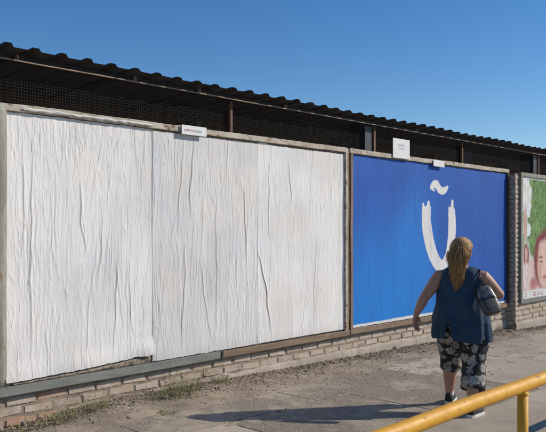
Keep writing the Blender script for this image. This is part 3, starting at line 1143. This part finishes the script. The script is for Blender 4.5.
def hand(w, d, across, nrm, curl, thumb_side):
    """palm and five fingers; d: along the hand, across: towards the index finger, nrm: palm side"""
    w, d, across, nrm = Vector(w), Vector(d).normalized(), Vector(across).normalized(), Vector(nrm).normalized()
    for q in (-.026, -.009, .009, .026):
        tube(bm, [w - d * .008 + across * q * .55, w + d * .035 + across * q, w + d * .075 + across * q * 1.05], [.014, .015, .0125], 10)
    for q, L in ((.034, .070), (.0115, .080), (-.0115, .074), (-.033, .058)):
        p = w + d * .078 + across * q
        pts = [p - d * .012, p]
        dd = d.copy()
        for sgm, fr in enumerate((.45, .32, .23)):
            dd = (Matrix.Rotation(curl * (.7, 1, .8)[sgm], 3, nrm.cross(d) * -1) @ dd).normalized() if False else (dd + nrm * curl * (.7, 1, .8)[sgm]).normalized()
            p = p + dd * L * fr
            pts.append(p)
        tube(bm, pts, [.0095, .0092, .0085, .0078, .0066], 9)
    p0 = w + d * .018 + across * .026
    tube(bm, [p0 - across * .012, p0 + across * .016 + d * .016 + nrm * .006, p0 + across * .026 + d * .042 + nrm * .014, p0 + across * .026 + d * .062 + nrm * .022], [.013, .0115, .0098, .0078], 9)
arm((-.195, -.01, 1.205), (-.315, -.12, 1.005), (-.372, -.165, .865))
hand((-.373, -.166, .858), (-.10, .02, -1), (.25, .95, 0), (.95, -.2, 0), .38, 1)
arm((.190, -.01, 1.205), (.318, .070, 1.050), (.262, .255, 1.045))
hand((.260, .262, 1.045), (-.45, .85, .15), (-.1, .1, 1), (-.85, -.45, .1), .7, 1)
fused('body', bm, .0046, 'skin', person, 4)
for s in (-1, 1):
    bm = bmesh.new()
    ellipsoid(bm, HC + Vector((s * .032, .0845, .010)), (.0125, .008, .006), seg=12, rings=8)
    from_bm('eye', bm, 'eye_white', person, True)
bm = bmesh.new()
tube(bm, [HC + Vector((-.022, .088, -.060)), HC + Vector((0, .096, -.058)), HC + Vector((.022, .088, -.060))], [.004, .0065, .004], 8)
from_bm('lips', bm, 'lip', person, True)

# top: a loose sleeveless shirt with a split hem at the left of the back
secs = [(.640, .262, .205, -.005), (.72, .262, .205, -.005), (.80, .257, .198, -.008), (.88, .246, .188, -.006), (.97, .232, .175, .0), (1.06, .220, .165, .006), (1.14, .212, .152, .006),
        (1.20, .200, .128, .0), (1.235, .188, .106, -.006), (1.262, .168, .090, -.010), (1.283, .135, .078, -.012), (1.294, .105, .068, -.012)]
sz = np.array([s[0] for s in secs])
zs = np.concatenate([np.linspace(.640, 1.2, 46), np.linspace(1.21, 1.294, 14)])
A = np.interp(zs, sz, [s[1] for s in secs])
Bv = np.interp(zs, sz, [s[2] for s in secs])
Cy = np.interp(zs, sz, [s[3] for s in secs])
th = np.linspace(0, 2 * math.pi, 181)
TT, ZZ = np.meshgrid(th, zs)
drop = np.clip((1.1 - ZZ) / .46, 0, 1)
fold = drop ** 1.3 * (.010 * np.sin(TT * 7 + ZZ * 3) + .008 * np.sin(TT * 11 + 1 - ZZ * 5) + .005 * np.sin(TT * 19 + 2)) + .0045 * np.sin(TT * 5 + ZZ * 21) * (ZZ > .8) + .003 * np.sin(TT * 9 - ZZ * 33)
Xs = (A[:, None] + fold) * np.sign(np.cos(TT)) * np.abs(np.cos(TT)) ** .9
Ys = Cy[:, None] + (Bv[:, None] + fold) * np.sign(np.sin(TT)) * np.abs(np.sin(TT)) ** .9
notch = np.exp(-(np.abs(TT - math.radians(257)) / .105) ** 3) * .165                 # the split
hemw = .007 * np.sin(TT * 3 + 1) + .003 * np.sin(TT * 8)
Zs = ZZ + (notch + hemw) * np.clip((.86 - ZZ) / .22, 0, 1) + (.020 * np.clip(-np.cos(TT), 0, 1)) * np.clip((.86 - ZZ) / .22, 0, 1)
me = grid_mesh('sleeveless_top', Xs, Ys, Zs)
top_o = link('sleeveless_top', me, 'teal_jersey', person)
so = top_o.modifiers.new('cloth', 'SOLIDIFY')
so.thickness = .004
so.offset = -1
# capri trousers
bm = bmesh.new()
loft(bm, [(0, -.005, .62, .16, .12), (0, -.012, .70, .215, .165), (0, -.012, .78, .232, .175), (0, -.005, .88, .22, .165)])
def trouser(h, k, a, low, r0, r1, r2):
    h, k, a = Vector(h), Vector(k), Vector(a)
    end = k.lerp(a, low)
    tube(bm, [h, h.lerp(k, .3), h.lerp(k, .65), k, end.lerp(k, .5), end], [r0, r0, (r0 + r1) / 2 + .004, r1, (r1 + r2) / 2, r2], 26, cap=False)
trouser(RH, RK, RA, .60, .137, .108, .108)
trouser(LH, LK, LA, .30, .134, .100, .096)
def wrinkle(v):
    k = mnoise.noise(Vector((v.x * 9, v.y * 9, v.z * 22))) * .007 + mnoise.noise(Vector((v.x * 22, v.y * 22, v.z * 40))) * .003
    d = Vector((v.x - (.12 if v.x > 0 else -.12), v.y, 0))
    if d.length > 1e-4:
        v += d.normalized() * k
    return v
fused('capri_trousers', bm, .009, 'floral', person, 5, wrinkle)

# shoes
def shoe(a, yaw, pitch):
    rot = Matrix.Rotation(yaw, 3, 'Z') @ Matrix.Rotation(pitch, 3, 'X')
    bm = bmesh.new()
    prof = [(-.055, .024, .075), (-.045, .034, .088), (-.015, .037, .092), (.02, .038, .085), (.06, .040, .066), (.10, .043, .052), (.14, .042, .042), (.172, .033, .034), (.186, .015, .026)]
    rings = []
    for y, w, h in prof:
        ring = []
        for k in range(14):
            t = math.pi * k / 13
            ring.append(bm.verts.new((w * math.copysign(abs(math.cos(t)) ** .6, math.cos(t)), y, .016 + (h - .0) * abs(math.sin(t)) ** .8)))
        rings.append(ring)
    for p, q in zip(rings, rings[1:]):
        for k in range(13):
            bm.faces.new((p[k], p[k + 1], q[k + 1], q[k]))
        bm.faces.new((p[13], p[0], q[0], q[13]))
    bm.faces.new(rings[0]); bm.faces.new(rings[-1][::-1])
    m = Matrix.Translation(a) @ rot.to_4x4()
    bmesh.ops.transform(bm, matrix=m, verts=bm.verts)
    up = from_bm('shoe', bm, 'rubber', person, True)
    bm = bmesh.new()
    out = [(-.064, .012), (-.055, .030), (-.02, .041), (.04, .043), (.10, .047), (.15, .045), (.182, .032), (.194, .012)]
    ring = [(w, y) for y, w in out] + [(-w, y) for y, w in reversed(out)]
    lo = [bm.verts.new((x, y, 0)) for x, y in ring]
    hi = [bm.verts.new((x * .97, y * .985, .027)) for x, y in ring]
    nn = len(ring)
    for k in range(nn):
        bm.faces.new((lo[k], lo[(k + 1) % nn], hi[(k + 1) % nn], hi[k]))
    bm.faces.new(lo[::-1]); bm.faces.new(hi)
    bmesh.ops.transform(bm, matrix=m, verts=bm.verts)
    from_bm('sole', bm, 'sole_white', up)
    bm = bmesh.new()
    for k in range(4):
        y = .03 + k * .017
        tube(bm, [(-.022, y, .098 - k * .009), (.0, y + .006, .104 - k * .010), (.022, y, .098 - k * .009)], .0032, 6)
    bmesh.ops.transform(bm, matrix=m, verts=bm.verts)
    from_bm('laces', bm, 'bag_silver', up)
shoe((RA[0] + .002, RA[1] + .005, .003), math.radians(-14), 0)
shoe((LA[0], LA[1] + .005, .006), math.radians(4), math.radians(3))
for a in (RA, LA):
    bm = bmesh.new()
    tube(bm, [(a[0], a[1], .075), (a[0], a[1] + .004, .118)], [.043, .041], 14, cap=False)
    from_bm('sock', bm, 'sole_white', person, True)

# hair: pulled back strands and a loose ponytail over a solid under-layer
bm = bmesh.new()
ellipsoid(bm, HC + Vector((0, -.016, .026)), (.094, .106, .104))
tube(bm, [(0, -.050, 1.440), (-.004, -.095, 1.41), (-.006, -.125, 1.34), (-.006, -.132, 1.25), (0, -.132, 1.18)], [.050, .050, .042, .028, .010], 14)
base_hair = fused('hair', bm, .008, 'hair', person, 3)
def under(v):
    return v
# cut the face free: push under-layer vertices in front of the hairline inside the head
for v in base_hair.data.vertices:
    q = v.co - HC
    if q.y > .038 + max(0, -.0) and q.z < .075:
        v.co = HC + Vector((q.x * .72, min(q.y, .03) * .8, q.z * .72))
    elif q.z < -.03 and q.y > -.03:
        v.co = HC + Vector((q.x * .6, q.y * .6, q.z * .7))
set_print(base_hair.data, np.tile(np.array([.15, .07, .025]), (len(base_hair.data.vertices), 1)))
HV, HF, HCOL = [], [], []
rg = random.Random(4)
TIE = Vector((0, -.112, 1.492))
def strand(pts, r):
    bm2 = len(HV)
    t = rg.random()
    col = Vector((.20, .095, .032)).lerp(Vector((.68, .42, .17)), t ** 1.1)
    up = Vector((rg.uniform(-1, 1), rg.uniform(-1, 1), rg.uniform(-1, 1)))
    n_ = len(pts)
    for i, p in enumerate(pts):
        d = (pts[min(i + 1, n_ - 1)] - pts[max(i - 1, 0)]).normalized()
        a = (up - d * up.dot(d)).normalized()
        b = d.cross(a)
        rr = r * (1 if i < n_ - 3 else (n_ - i) / 4)
        for k in range(3):
            an = 2.094 * k
            HV.append(p + (a * math.cos(an) + b * math.sin(an)) * rr)
            HCOL.append(col * (.85 + .3 * rg.random()))
    for i in range(n_ - 1):
        for k in range(3):
            q = bm2 + i * 3
            HF.append((q + k, q + (k + 1) % 3, q + 3 + (k + 1) % 3, q + 3 + k))
for i in range(3600):
    # root on the hairline around the face, ears and nape; run over the skull, gather loosely and fall
    a = rg.uniform(-2.75, 2.75)
    el = -.42 + 1.10 * math.cos(a * .60)
    root = Vector((math.sin(a) * math.cos(el), math.cos(a) * math.cos(el), math.sin(el))).normalized()
    if rg.random() < .6:
        root = (root + Vector((rg.uniform(-.6, .6), rg.uniform(-1.1, .1), rg.uniform(-.1, .9)))).normalized()
    side = max(-1, min(1, root.x * .8 + rg.uniform(-.5, .5)))
    tie = TIE + Vector((side * .040, rg.uniform(0, .008), rg.uniform(-.028, .018)))
    tdir = (tie - (HC + Vector((0, -.016, .026)))).normalized()
    pts = []
    off = rg.uniform(.99, 1.065)
    for k in range(8):
        q = root.lerp(tdir, (k / 7) ** .9).normalized()
        pts.append(HC + Vector((q.x * .100 * off, -.016 + q.y * .111 * off, .026 + q.z * .108 * off)))
    start = pts[-1].copy()
    rr = rg.random() ** .5
    ang = rg.uniform(0, 6.283)
    ex = .6 * side + .5 * math.cos(ang) * rr
    ey = math.sin(ang) * rr
    L = rg.uniform(.24, .42) * (1 - .22 * abs(ex))
    wv, wp = rg.uniform(.002, .007), rg.uniform(0, 6.28)
    stray = rg.gauss(0, .010) if rg.random() < .2 else 0
    for k in range(1, 14):
        t = k / 13
        wd = (.070 + .020 * math.sin(min(1, t * 1.8) * math.pi)) * (1 - .50 * max(0, t - .4) / .6)
        tx = ex * wd * 1.15 - .008 * t
        bl = min(1, t * 3.2)
        pts.append(Vector((start.x * (1 - bl) + tx * bl + wv * math.sin(t * 11 + wp) * t + stray * t * t * 2, start.y * (1 - bl) + (-.132 + ey * wd * .52) * bl - .010 * t + wv * .6 * math.cos(t * 9 + wp), start.z - L * t - .006 * t)))
    strand(pts, rg.uniform(.0007, .0015))
me = bpy.data.meshes.new('hair_strands')
me.from_pydata([tuple(v) for v in HV], [], HF)
smooth(me)
set_print(me, np.array([tuple(c) for c in HCOL]))
ho = link('hair_strands', me, 'hair', base_hair)
# handbag under her right arm: a thing of its own
bagroot = empty('handbag', (PX, PY, G(PX)), FACE - math.pi / 2)
tag(bagroot, 'silver and black handbag tucked under the right arm of the walking woman', 'handbag')
BM = Matrix.Translation((.258, -.135, 1.015)) @ Matrix.Rotation(math.radians(-26), 4, 'Y') @ Matrix.Rotation(math.radians(-12), 4, 'X') @ Matrix.Rotation(math.radians(-50), 4, 'Z') @ Matrix.Diagonal((.85, .80, .84, 1))
def bag_block(name, x, y, z0, z1, mat, p=3.2, bulge=1.0):
    bm = bmesh.new()
    zc = np.linspace(z0, z1, 9)
    sec = []
    for z in zc:
        t = z / .166
        k = (1 - abs(t) ** 4 * .36) * (1 - .10 * t)
        sec.append((0, 0, z, x * k * bulge, y * k))
    loft(bm, sec, 32, p)
    bmesh.ops.transform(bm, matrix=BM, verts=bm.verts)
    return from_bm(name, bm, mat, bagroot, True)
bag_block('lower_panel', .048, .100, -.155, .010, 'bag_print')
bag_block('upper_panel', .048, .100, .010, .155, 'bag_silver')
bag_block('band', .0495, .1025, .002, .024, 'bag_patent', 3.6)
bag_block('zip_top', .030, .088, .140, .166, 'bag_patent')
bm = bmesh.new()
tube(bm, [BM @ Vector((0, -.085, .14)), Vector((.205, -.118, 1.17)), Vector((.180, -.090, 1.235)), Vector((.165, -.02, 1.278)), Vector((.172, .06, 1.245)), Vector((.215, .095, 1.16)), BM @ Vector((0, .085, .14))], .006, 8)
from_bm('strap', bm, 'bag_patent', bagroot, True)

# ------------------------------------------------------------------ weeds
def weed(u, y, hgt, spread, nb, label, dry):
    z0 = dirt_z(u, y)
    V, F, Cc = [], [], []
    rg = random.Random(int(u * 1000))
    for i in range(nb):
        a = rg.uniform(0, 6.283)
        r0 = spread * rg.random() ** .7 * 1.1
        bx, by = r0 * math.cos(a), r0 * math.sin(a) * .6
        h = hgt * rg.uniform(.2, 1.1)
        lean = rg.uniform(.1, .95) * h
        la = a + rg.uniform(-1, 1)
        w = rg.uniform(.0014, .0034)
        wa = rg.uniform(0, 3.14)
        s = len(V)
        t = min(1, max(0, rg.gauss(dry, .28)))
        for k, q in enumerate((0, .4, .75, 1)):
            cx = bx + math.cos(la) * lean * q * q
            cy = by + math.sin(la) * lean * q * q
            cz = h * q * (1 - .15 * q) - .01
            ww = w * (1 - q * .92)
            V += [(cx - math.cos(wa) * ww, cy - math.sin(wa) * ww, cz), (cx + math.cos(wa) * ww, cy + math.sin(wa) * ww, cz)]
            Cc += [(t, t, t)] * 2
        for k in range(3):
            F.append((s + k * 2, s + k * 2 + 1, s + k * 2 + 3, s + k * 2 + 2))
        if rg.random() < .45:                                # small leaves along the stem
            for q in (.4, .65, .9):
                s = len(V)
                cx = bx + math.cos(la) * lean * q * q
                cy = by + math.sin(la) * lean * q * q
                cz = h * q * (1 - .15 * q)
                b = rg.uniform(0, 6.283)
                ll = rg.uniform(.012, .028)
                dx, dy = math.cos(b), math.sin(b)
                V += [(cx, cy, cz), (cx + dx * ll * .5 - dy * ll * .28, cy + dy * ll * .5 + dx * ll * .28, cz + ll * .35), (cx + dx * ll, cy + dy * ll, cz + ll * .3), (cx + dx * ll * .5 + dy * ll * .28, cy + dy * ll * .5 - dx * ll * .28, cz + ll * .35)]
                Cc += [(t * .8,) * 3] * 4
                F.append((s, s + 1, s + 2, s + 3))
    me = bpy.data.meshes.new('weed_clump')
    me.from_pydata(V, [], F)
    set_print(me, np.array(Cc, np.float32))
    o = link('weed_clump', me, 'weed')
    o.location = (u, y, z0)
    tag(o, label, 'weed', 'weeds at the foot of the wall')
weed(3.28, -.24, .17, .20, 120, 'yellow green weed clump below the left end of the white billboard, second from left', .55)
weed(2.98, -.20, .10, .14, 50, 'dry weed clump in the lower left corner of the picture', .8)
weed(3.66, -.16, .15, .15, 80, 'loose weed clump right of the largest one at lower left', .6)
weed(4.42, -.24, .19, .24, 190, 'wide green weed clump left of the tip of the long shadow', .42)
weed(4.70, -.14, .24, .13, 110, 'tall thin weed clump against the wall above the tip of the shadow', .5)
weed(5.18, -.06, .13, .12, 80, 'small weed clump at the start of the cement skirt', .62)
weed(4.05, -.62, .04, .10, 60, 'flat low weed sprout on the sand by the pavement edge', .6)
weed(11.55, -.02, .12, .14, 60, 'far small weed clump at the wall corner below the blue billboard', .6)
